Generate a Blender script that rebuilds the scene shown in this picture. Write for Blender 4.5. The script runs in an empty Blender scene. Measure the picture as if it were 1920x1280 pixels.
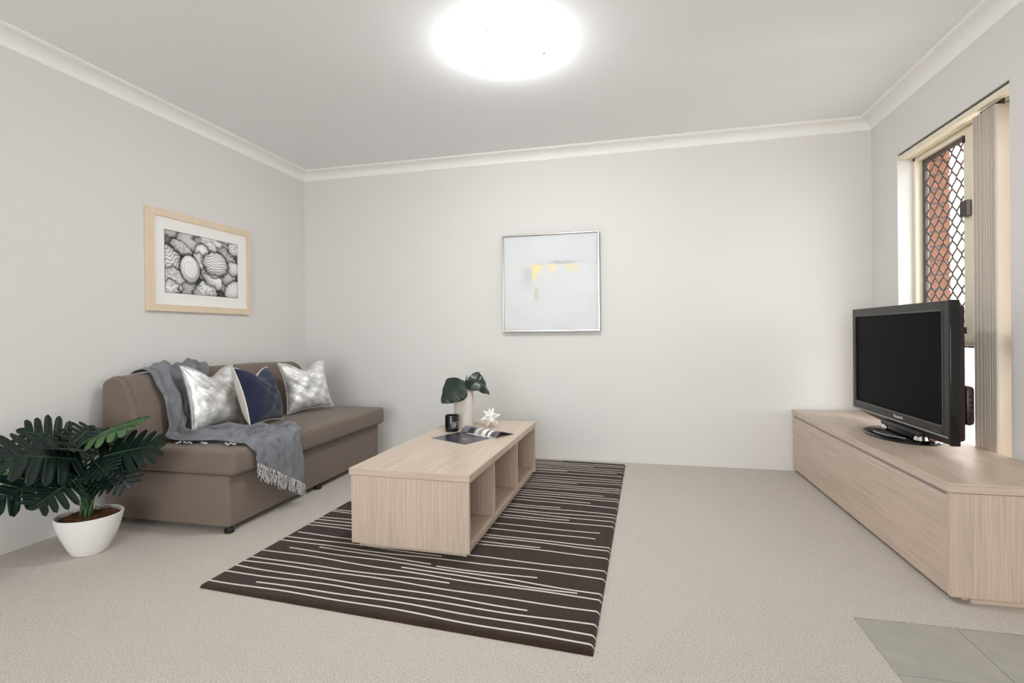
import bpy, bmesh, math, random
import numpy as np
from mathutils import Vector, Matrix
random.seed(7); rng = np.random.default_rng(7)
S = bpy.context.scene
COL = S.collection
PI = math.pi

# ------------------------------------------------------------------ camera
CAM = Vector((2.8145, -3.9374, 0.9843)); YAW, PITCH, ROLL = -0.2368, 0.0036, -0.0108
fw = Vector((math.sin(YAW)*math.cos(PITCH), math.cos(YAW)*math.cos(PITCH), -math.sin(PITCH)))
rt0 = Vector((math.cos(YAW), -math.sin(YAW), 0)); up0 = rt0.cross(fw)
rt = rt0*math.cos(ROLL)+up0*math.sin(ROLL); up = -rt0*math.sin(ROLL)+up0*math.cos(ROLL)
cd = bpy.data.cameras.new('camera'); cam = bpy.data.objects.new('camera', cd); COL.objects.link(cam)
m = Matrix.Identity(4)
for i in range(3): m[i][0], m[i][1], m[i][2], m[i][3] = rt[i], up[i], -fw[i], CAM[i]
cam.matrix_world = m
cd.sensor_width = 36; cd.lens = 36*957.7/1920; cd.shift_y = -12.18/1920; cd.clip_start = 0.05
S.camera = cam

# ------------------------------------------------------------------ world, daylight, exposure
wd = bpy.data.worlds.new('daylight_sky'); S.world = wd; wd.use_nodes = True
bg = wd.node_tree.nodes['Background']; bg.inputs[0].default_value = (0.95, 0.98, 1.0, 1); bg.inputs[1].default_value = 4.3
def area_light(name, loc, rot, sx, sy, power, col=(1, 1, 1)):
    l = bpy.data.lights.new(name, 'AREA'); l.shape = 'RECTANGLE'; l.size = sx; l.size_y = sy
    l.energy = power; l.color = col
    o = bpy.data.objects.new(name, l); COL.objects.link(o); o.location = loc; o.rotation_euler = rot
    return o
# open sky through the opening of the wall behind the camera: a sampling portal in that opening, it gives off no light itself
pr_ = area_light('rear_opening_offscreen', (2.2, -6.56, 1.05), (PI/2, 0, 0), 2.8, 2.1, 1); pr_.data.cycles.is_portal = True
# daylight portal of the side window
pl = area_light('side_window_portal', (4.60, -0.83, 1.2), (0, PI/2, 0), 1.7, 0.95, 1); pl.data.cycles.is_portal = True
S.view_settings.view_transform = 'Standard'; S.view_settings.look = 'None'
S.view_settings.gamma = 1; S.view_settings.use_curve_mapping = False
S.view_settings.exposure = 0.68
S.cycles.max_bounces = 10; S.cycles.diffuse_bounces = 6; S.cycles.glossy_bounces = 4; S.cycles.transparent_max_bounces = 12
S.cycles.sample_clamp_indirect = 6; S.cycles.use_denoising = True; S.cycles.caustics_reflective = False

# ------------------------------------------------------------------ helpers
def lin(c):
    if isinstance(c, str): c = [int(c[i:i+2], 16) for i in (1, 3, 5)]
    return tuple(((v/255)/12.92 if v/255 <= .04045 else ((v/255+.055)/1.055)**2.4) for v in c)
def nodes(mt):
    mt.use_nodes = True; nt = mt.node_tree
    return nt, nt.nodes, nt.links, nt.nodes['Principled BSDF']
def M(name, col, rough=.5, metal=0, bump=None, var=None, spec=.5, sheen=0, coat=0, stretch=None, emit=0):
    mt = bpy.data.materials.new(name); nt, N, L, B = nodes(mt); c = lin(col)
    B.inputs['Base Color'].default_value = (*c, 1); B.inputs['Roughness'].default_value = rough
    B.inputs['Metallic'].default_value = metal; B.inputs['Specular IOR Level'].default_value = spec
    B.inputs['Sheen Weight'].default_value = sheen; B.inputs['Coat Weight'].default_value = coat
    if emit: B.inputs['Emission Color'].default_value = (*c, 1); B.inputs['Emission Strength'].default_value = emit
    tc = N.new('ShaderNodeTexCoord'); mp = N.new('ShaderNodeMapping'); L.new(tc.outputs['Object'], mp.inputs[0])
    if stretch: mp.inputs['Scale'].default_value = stretch
    if var:
        nz = N.new('ShaderNodeTexNoise'); nz.inputs['Scale'].default_value = var[0]; nz.inputs['Detail'].default_value = 5
        L.new(mp.outputs[0], nz.inputs['Vector'])
        cr = N.new('ShaderNodeValToRGB'); a = var[1]
        cr.color_ramp.elements[0].position = .3; cr.color_ramp.elements[1].position = .7
        cr.color_ramp.elements[0].color = (*[v*(1-a) for v in c], 1); cr.color_ramp.elements[1].color = (*[min(1, v*(1+a)) for v in c], 1)
        L.new(nz.outputs[0], cr.inputs[0]); L.new(cr.outputs[0], B.inputs['Base Color'])
    if bump:
        nb = N.new('ShaderNodeTexNoise'); nb.inputs['Scale'].default_value = bump[0]; nb.inputs['Detail'].default_value = 3
        L.new(mp.outputs[0], nb.inputs['Vector'])
        bp = N.new('ShaderNodeBump'); bp.inputs['Strength'].default_value = bump[1]; bp.inputs['Distance'].default_value = bump[2]
        L.new(nb.outputs[0], bp.inputs['Height']); L.new(bp.outputs[0], B.inputs['Normal'])
    return mt
def wood(name, col, axis, rough=.38, amt=.10):
    """light oak laminate, the grain runs along axis 0/1/2"""
    mt = bpy.data.materials.new(name); nt, N, L, B = nodes(mt); c = lin(col)
    tc = N.new('ShaderNodeTexCoord'); mp = N.new('ShaderNodeMapping'); L.new(tc.outputs['Object'], mp.inputs[0])
    sc = [105, 105, 105]; sc[axis] = 2.2; mp.inputs['Scale'].default_value = sc
    nz = N.new('ShaderNodeTexNoise'); nz.inputs['Scale'].default_value = 1.5; nz.inputs['Detail'].default_value = 6; nz.inputs['Distortion'].default_value = .7
    L.new(mp.outputs[0], nz.inputs['Vector'])
    mp2 = N.new('ShaderNodeMapping'); L.new(tc.outputs['Object'], mp2.inputs[0])
    s2 = [9, 9, 9]; s2[axis] = .8; mp2.inputs['Scale'].default_value = s2
    n2 = N.new('ShaderNodeTexNoise'); n2.inputs['Scale'].default_value = 1; n2.inputs['Detail'].default_value = 2; L.new(mp2.outputs[0], n2.inputs['Vector'])
    ad = N.new('ShaderNodeMath'); ad.operation = 'MULTIPLY_ADD'; ad.inputs[1].default_value = .35; L.new(n2.outputs[0], ad.inputs[0]); L.new(nz.outputs[0], ad.inputs[2])
    cr = N.new('ShaderNodeValToRGB'); cr.color_ramp.elements[0].position = .50; cr.color_ramp.elements[1].position = .80
    cr.color_ramp.elements[0].color = (*[v*(1-amt*1.5) for v in c], 1); cr.color_ramp.elements[1].color = (*[v*(1+amt) for v in c], 1)
    L.new(ad.outputs[0], cr.inputs[0]); L.new(cr.outputs[0], B.inputs['Base Color'])
    B.inputs['Roughness'].default_value = rough; B.inputs['Specular IOR Level'].default_value = .5
    bp = N.new('ShaderNodeBump'); bp.inputs['Strength'].default_value = .12; bp.inputs['Distance'].default_value = .001
    L.new(nz.outputs[0], bp.inputs['Height']); L.new(bp.outputs[0], B.inputs['Normal'])
    return mt
def glass(name, tint=(1, 1, 1), refl=.03):
    mt = bpy.data.materials.new(name); nt, N, L, B = nodes(mt)
    t = N.new('ShaderNodeBsdfTransparent'); t.inputs[0].default_value = (*tint, 1)
    g = N.new('ShaderNodeBsdfGlossy'); g.inputs['Roughness'].default_value = .02
    mx = N.new('ShaderNodeMixShader'); mx.inputs[0].default_value = refl
    L.new(t.outputs[0], mx.inputs[1]); L.new(g.outputs[0], mx.inputs[2]); L.new(mx.outputs[0], N['Material Output'].inputs[0])
    return mt
def vcol_mat(name, rough=.5, spec=.4, coat=0):
    mt = bpy.data.materials.new(name); nt, N, L, B = nodes(mt)
    a = N.new('ShaderNodeVertexColor'); a.layer_name = 'ink'
    L.new(a.outputs[0], B.inputs['Base Color']); B.inputs['Roughness'].default_value = rough
    B.inputs['Specular IOR Level'].default_value = spec; B.inputs['Coat Weight'].default_value = coat
    return mt

def add_box(bm, x0, x1, y0, y1, z0, z1, bev=0, seg=1, mat=None):
    t = bmesh.new()
    bmesh.ops.create_cube(t, size=1)
    for v in t.verts: v.co = Vector(((x0+x1)/2+v.co.x*(x1-x0), (y0+y1)/2+v.co.y*(y1-y0), (z0+z1)/2+v.co.z*(z1-z0)))
    if bev: bmesh.ops.bevel(t, geom=t.edges[:], offset=bev, segments=seg, profile=.5, affect='EDGES')
    if mat: t.transform(mat)
    me = bpy.data.meshes.new('t'); t.to_mesh(me); t.free(); bm.from_mesh(me); bpy.data.meshes.remove(me)
    return bm
def add_grid(bm, P, close_u=False, close_v=False):
    nu, nv = len(P), len(P[0]); V = [[bm.verts.new(p) for p in r] for r in P]
    for i in range(nu if close_u else nu-1):
        for j in range(nv if close_v else nv-1):
            a, b = (i+1) % nu, (j+1) % nv
            try: bm.faces.new((V[i][j], V[a][j], V[a][b], V[i][b]))
            except ValueError: pass
    return V
def add_tube(bm, pts, r, n=8, caps=True, closed=False):
    pts = [Vector(p) for p in pts]; rs = r if isinstance(r, (list, tuple)) else [r]*len(pts)
    rings = []; ref = None; k = len(pts)
    for i, p in enumerate(pts):
        a = pts[(i-1) % k] if (closed or i > 0) else p; b = pts[(i+1) % k] if (closed or i < k-1) else p
        t = (b-a).normalized() if (b-a).length > 1e-9 else Vector((0, 0, 1))
        if ref is None: ref = t.orthogonal().normalized()
        ref = (ref-t*ref.dot(t)); ref = ref.normalized() if ref.length > 1e-6 else t.orthogonal().normalized()
        bi = t.cross(ref)
        rings.append([p+(ref*math.cos(2*PI*q/n)+bi*math.sin(2*PI*q/n))*rs[i] for q in range(n)])
    V = add_grid(bm, rings, close_u=closed, close_v=True)
    if caps and not closed:
        bm.faces.new(V[0][::-1]); bm.faces.new(V[-1])
def add_lathe(bm, prof, n=48, c=(0, 0, 0), sx=1, sy=1):
    P = []
    for k in range(n):
        a = 2*PI*k/n
        P.append([Vector((c[0]+r*math.cos(a)*sx, c[1]+r*math.sin(a)*sy, c[2]+z)) for r, z in prof])
    add_grid(bm, P, close_u=True); bmesh.ops.remove_doubles(bm, verts=bm.verts[:], dist=1e-6)
def add_prism(bm, poly, y0, y1, bev=0, seg=2):
    """poly in (x,z) extruded along y"""
    t = bmesh.new()
    a = [t.verts.new((x, y0, z)) for x, z in poly]; b = [t.verts.new((x, y1, z)) for x, z in poly]
    t.faces.new(a); t.faces.new(b[::-1]); n = len(poly)
    for i in range(n): t.faces.new((a[i], b[i], b[(i+1) % n], a[(i+1) % n]))
    bmesh.ops.recalc_face_normals(t, faces=t.faces[:])
    if bev: bmesh.ops.bevel(t, geom=[e for e in t.edges], offset=bev, segments=seg, profile=.5, affect='EDGES')
    me = bpy.data.meshes.new('t'); t.to_mesh(me); t.free(); bm.from_mesh(me); bpy.data.meshes.remove(me)
def obj(name, bm, mat, parent=None, smooth=True, angle=35, recalc=True):
    if recalc: bmesh.ops.recalc_face_normals(bm, faces=bm.faces[:])
    me = bpy.data.meshes.new(name); bm.to_mesh(me); bm.free()
    if mat: me.materials.append(mat)
    if smooth:
        me.polygons.foreach_set('use_smooth', [True]*len(me.polygons)); me.set_sharp_from_angle(angle=math.radians(angle))
    o = bpy.data.objects.new(name, me); COL.objects.link(o)
    if parent: o.parent = parent
    return o
def box(name, x0, x1, y0, y1, z0, z1, mat, parent=None, bev=0, seg=2):
    bm = bmesh.new(); add_box(bm, x0, x1, y0, y1, z0, z1, bev, seg); return obj(name, bm, mat, parent)
def thing(name, label, cat, loc=(0, 0, 0), rotz=0, group=None):
    o = bpy.data.objects.new(name, None); COL.objects.link(o); o.location = loc; o.rotation_euler = (0, 0, rotz)
    o.empty_display_size = .1
    return tag(o, label, cat, group)
def tag(o, label, cat, group=None, kind=None):
    o['label'] = label; o['category'] = cat
    if group: o['group'] = group
    if kind: o['kind'] = kind
    return o
def struct(o, label, cat):
    return tag(o, label, cat, None, 'structure')
def catmull(pts, n):
    pts = [Vector(p) for p in pts]; k = len(pts)-1; out = []
    for i in range(n):
        f = i/(n-1)*k; j = min(int(f), k-1); t = f-j
        p0 = pts[max(j-1, 0)]; p1 = pts[j]; p2 = pts[j+1]; p3 = pts[min(j+2, k)]
        out.append(.5*((2*p1)+(p2-p0)*t+(2*p0-5*p1+4*p2-p3)*t*t+(3*p1-p0-3*p2+p3)*t**3))
    return out
def ink_plane(name, P00, P10, P01, nu, nv, rgbfn, mat, parent):
    """flat print: a grid P00 + u*(P10-P00) + v*(P01-P00); rgbfn(U,V)->(n,3) linear ink colours"""
    P00, P10, P01 = map(np.array, (P00, P10, P01))
    U, V = np.meshgrid(np.linspace(0, 1, nu), np.linspace(0, 1, nv)); U = U.ravel(); V = V.ravel()
    co = P00+U[:, None]*(P10-P00)+V[:, None]*(P01-P00)
    f = [(j*nu+i, j*nu+i+1, (j+1)*nu+i+1, (j+1)*nu+i) for j in range(nv-1) for i in range(nu-1)]
    me = bpy.data.meshes.new(name); me.from_pydata(co.tolist(), [], f)
    rgb = np.clip(rgbfn(U, V), 0, 1)
    at = me.color_attributes.new('ink', 'FLOAT_COLOR', 'POINT')
    at.data.foreach_set('color', np.concatenate([rgb, np.ones((len(U), 1))], 1).ravel().astype(np.float32))
    me.materials.append(mat); o = bpy.data.objects.new(name, me); COL.objects.link(o)
    if parent: o.parent = parent
    return o
def vnoise(x, y, seed=0):
    xi = np.floor(x).astype(int); yi = np.floor(y).astype(int); xf = x-xi; yf = y-yi
    xf = xf*xf*(3-2*xf); yf = yf*yf*(3-2*yf)
    def h(a, b):
        n = np.sin(a*127.1+b*311.7+seed*74.7)*43758.5453; return n-np.floor(n)
    return (h(xi, yi)*(1-xf)+h(xi+1, yi)*xf)*(1-yf)+(h(xi, yi+1)*(1-xf)+h(xi+1, yi+1)*xf)*yf
def fbm(x, y, seed=0, o=4):
    s = 0; a = .5
    for k in range(o): s = s+a*vnoise(x*2**k, y*2**k, seed+k); a /= 2
    return s
def text_obj(name, body, size, mat, parent, mtx, extrude=.0006):
    cu = bpy.data.curves.new(name, 'FONT'); cu.body = body; cu.size = size; cu.extrude = extrude; cu.align_x = 'CENTER'; cu.align_y = 'CENTER'
    t = bpy.data.objects.new('t', cu); COL.objects.link(t); bpy.context.view_layer.update()
    me = bpy.data.meshes.new_from_object(t.evaluated_get(bpy.context.evaluated_depsgraph_get()))
    bpy.data.objects.remove(t); bpy.data.curves.remove(cu)
    me.name = name; me.materials.clear(); me.materials.append(mat)
    o = bpy.data.objects.new(name, me); COL.objects.link(o); o.parent = parent; o.matrix_local = mtx
    return o

# ------------------------------------------------------------------ materials
WALL = M('wall_paint', '#dfddda', .85, bump=(160, .05, .001))
CEIL = M('ceiling_paint', '#f2f3f4', .9)
CORN = M('cornice_paint', '#f4f3f0', .6)
CARPET = M('carpet', '#d3cac1', .95, bump=(190, 1.0, .009), var=(190, .22), spec=.1, sheen=.1)
TILE = M('grey_tile', '#a8a59d', .45, var=(14, .06), bump=(90, .05, .001))
GROUT = M('grout', '#86827b', .9)
CREAM = M('cream_frame_metal', '#efe5cf', .4)
DARKM = M('dark_bronze_metal', '#3b302b', .45)
BLACK = M('black_rubber', '#15120f', .6)
REVEAL = M('window_reveal_paint', '#ece6dd', .7)
RUGM = M('rug_pile', '#35271f', .95, bump=(420, .8, .004), var=(9, .12), spec=.1, sheen=.15)
STRIPE = M('rug_stripe_wool', '#dcd2cb', .95, bump=(500, .5, .002), spec=.1)
OAK_X = wood('oak_grain_x', '#c5b2a1', 0); OAK_Y = wood('oak_grain_y', '#c5b2a1', 1); OAK_Z = wood('oak_grain_z', '#c5b2a1', 2)
ALU = M('brushed_aluminium', '#b9babb', .35, 1)
SOFA = M('taupe_sofa_fabric', '#776a60', .9, bump=(900, .25, .001), var=(700, .07), spec=.2, sheen=.15)
SEAM = M('sofa_seam', '#6f6155', .9)
THROW = M('grey_linen_throw', '#77797e', .95, bump=(500, .35, .002), var=(22, .2), spec=.15, sheen=.2)
FRINGE = M('pale_fringe_yarn', '#c9c8c8', .9)
NAVY = M('navy_velvet', '#20253f', .75, bump=(700, .2, .001), var=(8, .15), sheen=.25, spec=.2)
LINEN = M('cream_linen', '#d6cdc2', .9, bump=(600, .2, .001))
PIPING = M('cream_piping', '#e6e0d6', .8)
POT = M('white_ceramic_pot', '#e9e8e6', .35)
COIR = M('brown_coir', '#7a4f2f', .95, var=(60, .5), bump=(140, 1, .02))
LEAFD = M('dark_green_leaf', '#0f221a', .36, var=(10, .3), spec=.35, bump=(30, .2, .003))
LEAFL = M('mid_green_leaf', '#2f5c20', .4, var=(10, .25), spec=.5)
RIB = M('leaf_midrib', '#3b5a45', .4)
STEMG = M('green_stem', '#31552c', .45)
LAMPG = M('opal_glass', '#ffffff', .3)
LAMPG.node_tree.nodes['Principled BSDF'].inputs['Emission Color'].default_value = (.95, .98, 1, 1)
LAMPG.node_tree.nodes['Principled BSDF'].inputs['Emission Strength'].default_value = 42
NICKEL = M('satin_nickel', '#b5aa9c', .3, 1)
BEECH = wood('pale_beech_frame', '#e3cfb6', 2, .45, .04)
MATB = M('white_mat_board', '#f3f2ee', .8)
SILV = M('champagne_silver_frame', '#d9d3c9', .22, 1)
INKP = vcol_mat('printed_photo', .45); INKC = vcol_mat('painted_canvas', .6); INKG = vcol_mat('glossy_magazine_page', .22, .5)
PAPER = M('magazine_paper', '#d8d6d2', .6)
TVB = M('black_tv_plastic', '#1b1918', .38, spec=.5)
TVG = M('glossy_black_plastic', '#08080a', .08, spec=.5)
TVS = M('matte_dark_screen', '#050505', .45, spec=.04)
TVRED = M('dark_maroon_plastic', '#2a1418', .3)
CHROME = M('chrome', '#e6e6e6', .08, 1)
LOGO = M('silver_lettering', '#e2e2e2', .4)
VASE = M('stone_cream_vase', '#d3ccc3', .8, var=(9, .05), bump=(60, .1, .002))
JAR = M('black_candle_glass', '#0c0d10', .12)
WAX = M('cream_wax', '#d9d4cc', .5)
LABELW = M('white_label_print', '#cfcfd2', .5)
STAR = M('white_star_ornament', '#eeece8', .5)
LEAFV = M('deep_green_waxy_leaf', '#16261d', .38, var=(20, .25), spec=.55)
BLIND = M('blind_vane_fabric', '#d3cabe', .8)
BRICK = M('red_brick', '#794e39', .9, var=(30, .25), bump=(80, .4, .004))
MORTAR = M('mortar', '#5c4d46', .95)
CREAMR = M('cream_render', '#ecd8c9', .9)
FENCEW = M('white_fence_paint', '#f4f4f2', .5)
PAVE = M('pale_paving', '#cfcac3', .9, var=(3, .1))
GLASS = glass('window_glass')
def brick_mat(name, c1, c2, mort, sx, sz):
    mt = bpy.data.materials.new(name); nt, N, L, B = nodes(mt)
    tc = N.new('ShaderNodeTexCoord'); sp = N.new('ShaderNodeSeparateXYZ'); cb = N.new('ShaderNodeCombineXYZ')
    L.new(tc.outputs['Object'], sp.inputs[0]); L.new(sp.outputs['X'], cb.inputs['X']); L.new(sp.outputs['Z'], cb.inputs['Y'])
    bt = N.new('ShaderNodeTexBrick'); L.new(cb.outputs[0], bt.inputs['Vector']); bt.inputs['Scale'].default_value = 1
    bt.inputs['Brick Width'].default_value = sx; bt.inputs['Row Height'].default_value = sz; bt.inputs['Mortar Size'].default_value = .012
    bt.inputs['Color1'].default_value = (*lin(c1), 1); bt.inputs['Color2'].default_value = (*lin(c2), 1); bt.inputs['Mortar'].default_value = (*lin(mort), 1)
    L.new(bt.outputs[0], B.inputs['Base Color']); B.inputs['Roughness'].default_value = .9
    return mt
PALEB = brick_mat('pale_painted_brick', '#c9c6c0', '#bdbab4', '#8f8b86', .24, .10)

# ------------------------------------------------------------------ room shell
W, H, YR = 4.378, 2.40, -6.5
WY0, WY1, WZ0, WZ1 = -1.312, -0.352, 0.22, 2.045      # side window opening
# floor: carpet with a tiled area let into it
bm = bmesh.new()
add_box(bm, -.12, 3.53, YR, .12, -.06, 0); add_box(bm, 3.53, W+.12, -1.966, .12, -.06, 0)
floor = struct(obj('floor', bm, CARPET, smooth=False), 'beige loop pile carpet with a grey tiled patch by the cabinet', 'floor')
box('grout_bed', 3.53, W+.12, YR, -1.966, -.06, -.006, GROUT, floor)
tile_me = None
for j in range(12):
    for i in range(3):
        x0 = 3.533+i*.299; y1 = -1.969-j*.299
        if tile_me is None:
            t = box('tile', x0, x0+.2965, y1-.2965, y1, -.02, -.0015, TILE, floor, .001, 1); tile_me = t; t0 = (x0, y1)
        else:
            t = tile_me.copy(); COL.objects.link(t); t.parent = floor; t.location = (x0-t0[0], y1-t0[1], 0)
struct(box('ceiling', -.12, W+.12, YR, .12, H, H+.1, CEIL), 'flat white plaster ceiling of the living room', 'ceiling')
struct(box('wall_left', -.12, 0, YR, .12, -.06, H, WALL), 'off white wall behind the brown sofa', 'wall')
struct(box('wall_back', 0, W, 0, .12, -.06, H, WALL), 'off white wall carrying the abstract painting', 'wall')
bm = bmesh.new()
for a in ((WY1, .12, -.06, H), (YR, WY0, -.06, H), (WY0, WY1, -.06, WZ0), (WY0, WY1, WZ1, H)):
    add_box(bm, W, 4.54, a[0], a[1], a[2], a[3])
struct(obj('wall_right', bm, WALL, smooth=False), 'off white wall with the tall window above the cabinet', 'wall')
bm = bmesh.new()
for a in ((-.12, .80, -.06, H), (3.60, W+.12, -.06, H), (.80, 3.60, 2.10, H)):
    add_box(bm, a[0], a[1], YR-.12, YR, a[2], a[3])
struct(obj('wall_front', bm, WALL, smooth=False), 'off white wall opposite the wall with the painting', 'wall')
# plaster cove cornices
def cornice(name, label, p0, p1, inward):
    """cove swept from p0 to p1; inward = unit vector into the room; mitred at both ends"""
    pr = [(0, -.072), (.004, -.072), (.008, -.066)]
    for k in range(9):
        a = PI/2*k/8; pr.append((.008+.070*(1-math.cos(a)), -.066+.054*math.sin(a)))
    pr += [(.079, -.009), (.088, -.008), (.092, 0), (0, 0)]
    d = (Vector(p1)-Vector(p0)).normalized(); n = Vector(inward)
    bm = bmesh.new()
    A = [Vector(p0)+n*a+d*a+Vector((0, 0, H+z)) for a, z in pr]; Bq = [Vector(p1)+n*a-d*a+Vector((0, 0, H+z)) for a, z in pr]
    add_grid(bm, [A, Bq], close_v=True)
    struct(obj(name, bm, CORN, angle=25), label, 'cornice')
cornice('trim_1', 'white cove cornice along the wall above the sofa', (0, YR, 0), (0, 0, 0), (1, 0, 0))
cornice('trim_2', 'white cove cornice along the wall above the painting', (0, 0, 0), (W, 0, 0), (0, -1, 0))
cornice('trim_3', 'white cove cornice along the wall above the window', (W, 0, 0), (W, YR, 0), (-1, 0, 0))

# ------------------------------------------------------------------ window
win = bpy.data.objects.new('window_1', None); COL.objects.link(win); win.location = (4.5, (WY0+WY1)/2, WZ0)
struct(win, 'tall cream framed window with a dark diamond security grille', 'window')
def wpart(name, x0, x1, y0, y1, z0, z1, mat, bev=.002):
    lx, ly, lz = win.location
    return box(name, x0-lx, x1-lx, y0-ly, y1-ly, z0-lz, z1-lz, mat, win, bev, 1)
bm = bmesh.new(); lx, ly, lz = win.location
for a in ((WY1-.024, WY1, WZ0, WZ1), (WY0, WY0+.03, WZ0, WZ1), (WY0, WY1, WZ1-.055, WZ1), (WY0, WY1, WZ0, WZ0+.03)):
    add_box(bm, 4.46-lx, 4.515-lx, a[0]-ly, a[1]-ly, a[2]-lz, a[3]-lz, .003, 1)
obj('window_frame', bm, CREAM, win)
wpart('mullion', 4.455, 4.515, -.925, -.862, .945, WZ1-.05, CREAM)
wpart('sash_stile', 4.462, 4.50, -.856, -.836, .955, WZ1-.055, CREAM)
wpart('sash_channel', 4.470, 4.50, -.862, -.856, .955, WZ1-.055, BLACK, 0)
wpart('transom', 4.456, 4.515, WY0+.02, WY1-.015, .893, .952, CREAM)
wpart('transom_strip', 4.462, 4.512, WY0+.03, WY1-.02, .885, .893, DARKM, 0)  # thin dark strip along the lower edge of the transom
wpart('latch', 4.430, 4.456, -.915, -.862, 1.548, 1.628, DARKM, .003)
wpart('stop', 4.448, 4.462, -.865, -.85, .955, .99, BLACK, .002); wpart('stop', 4.448, 4.462, -.865, -.85, 1.93, 1.965, BLACK, .002)
bm = bmesh.new()
gy0, gy1, gz0, gz1 = -.845, -.376, .953, 1.990
for a in ((gy1-.028, gy1, gz0, gz1), (gy0, gy0+.012, gz0, gz1), (gy0, gy1, gz0, gz0+.014), (gy0, gy1, gz1-.022, gz1)):
    add_box(bm, 4.497-lx, 4.515-lx, a[0]-ly, a[1]-ly, a[2]-lz, a[3]-lz, .002, 1)
obj('grille_frame', bm, DARKM, win)
amp, per = .0205, .094
for j in range(11):                                   # zigzag strips that touch at the nodes
    yc = gy1-.028-.021-j*.0415; sg = 1 if j % 2 else -1; pts = []
    if yc < gy0+.01: break
    z = gz0+.012; k = 0
    while z < gz1-.02:
        ph = ((z-gz0)/per) % 1.0; tri = 4*abs(ph-.5)-1; s = max(-1, min(1, tri*1.35))
        pts.append((4.506-lx, yc+sg*amp*s-ly, z-lz)); z += per/16
    bm = bmesh.new(); add_tube(bm, pts, .0044, 6); obj('grille_strip', bm, DARKM, win)
wpart('pane', 4.486, 4.490, -.84, -.37, .95, 1.99, GLASS, 0)
wpart('pane', 4.486, 4.490, WY0+.03, -.92, .95, 1.99, GLASS, 0)
wpart('pane', 4.486, 4.490, WY0+.03, WY1-.024, WZ0+.03, .886, GLASS, 0)
# vertical blind drawn to one side
bl = thing('vertical_blind', 'cream vertical blind drawn together beside the window mullion', 'blind', (4.42, -.83, 2.0))
bm = bmesh.new()
def bb(x0, x1, y0, y1, z0, z1, bev=0): add_box(bm, x0-4.42, x1-4.42, y0+.83, y1+.83, z0-2.0, z1-2.0, bev, 1)
bb(4.384, 4.390, WY0+.004, WY1-.004, 2.006, 2.038); bb(4.384, 4.445, WY0+.004, WY1-.004, 2.034, 2.038); bb(4.439, 4.445, WY0+.004, WY1-.004, 2.006, 2.038)
obj('headrail', bm, CREAM, bl, smooth=False)
bm = bmesh.new(); bb(4.391, 4.438, WY0+.006, WY1-.006, 2.012, 2.033); obj('headrail_channel', bm, CREAM, bl, smooth=False)
vane_me = None
for k in range(12):
    yv = -1.206+k*.0140+random.uniform(-.002, .002)*(k > 0)
    if vane_me is None:
        P = []
        for z in np.linspace(.34, 1.985, 6):
            P.append([Vector((x, .003*math.cos((x)/.045*PI/2), z-2.0)) for x in np.linspace(-.036, .05, 7)])
        bm = bmesh.new(); add_grid(bm, P); v = obj('vane', bm, BLIND, bl); md = v.modifiers.new('s', 'SOLIDIFY'); md.thickness = .001
        vane_me = v
        bm = bmesh.new(); add_box(bm, -.004, .004, -.002, .002, -.017, .008); h = obj('vane_hook', bm, DARKM, v, smooth=False); hook = h
    else:
        v = vane_me.copy(); COL.objects.link(v); v.parent = bl
        h = hook.copy(); COL.objects.link(h); h.parent = v
    v.location = (0, yv+.83, 0); v.rotation_euler = (0, 0, random.uniform(-.10, .10) if k else 0)

# ------------------------------------------------------------------ outside the window
ext = struct(box('wall_exterior', 4.545, 4.645, WY1+.006, .3, -.2, 2.6, MORTAR), 'red brick outer skin of the house beside the window', 'wall')
bme = None
for c in range(25):
    z0 = .02+c*.086
    if z0 > 2.1: break
    for q in range(2):
        y0 = WY1+.001+q*.24-(.12 if (c % 2 and q) else 0)
        ln = .11 if (c % 2 and q == 0) else .23
        b = box('brick', 4.539, 4.652, y0, y0+ln, z0, z0+.076, BRICK, ext, .003, 1)
bm = bmesh.new(); add_box(bm, 4.545, 4.645, -3.2, WY0, -.2, 2.6); add_box(bm, 4.545, 4.645, WY0, WY1, -.2, .2); add_box(bm, 4.545, 4.645, WY0, WY1, 2.06, 2.6)
obj('outer_leaf', bm, BRICK, ext, smooth=False)
struct(box('ground_outside', -8, 16, -16, 14, -.75, -.7, PAVE), 'pale paving of the yard outside the window', 'ground')
hs = thing('neighbour_house', 'pale brick neighbouring house with raked parapet seen through the grille', 'house', (8.5, 8, -.7))
bm = bmesh.new()
v = [(-3.4, 2.6), (3.5, 5.5), (3.5, 0), (-3.4, 0)]
A = [bm.verts.new((x, 0, z)) for x, z in v]; Bq = [bm.verts.new((x, .25, z)) for x, z in v]
bm.faces.new(A); bm.faces.new(Bq[::-1])
for i in range(4): bm.faces.new((A[i], A[(i+1) % 4], Bq[(i+1) % 4], Bq[i]))
obj('brick_wall', bm, PALEB, hs, smooth=False)
bm = bmesh.new(); ang = math.atan2(2.9, 6.9)
add_box(bm, 0, 7.5, -.08, .33, 0, .12, mat=Matrix.Translation((-3.4, 0, 2.6)) @ Matrix.Rotation(-ang, 4, 'Y')); obj('capping', bm, CREAMR, hs, smooth=False)
box('rendered_wall', -3.4, 4.5, 1.2, 1.5, 0, 9.5, CREAMR, hs)
fn = thing('balustrade', 'white metal bar balustrade standing in the yard outside', 'fence', (6.0, 2.0, -.7))
for z in (.62, 1.62): box('rail', -1.2, 1.2, -.018, .018, z, z+.035, FENCEW, fn, .004, 1)
for xx in (-1.2, 1.2): box('post', xx-.025, xx+.025, -.025, .025, 0, 1.66, FENCEW, fn, .004, 1)
for k in range(37): box('bar', -1.15+k*.063, -1.137+k*.063, -.0065, .0065, .65, 1.62, FENCEW, fn)

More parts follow.
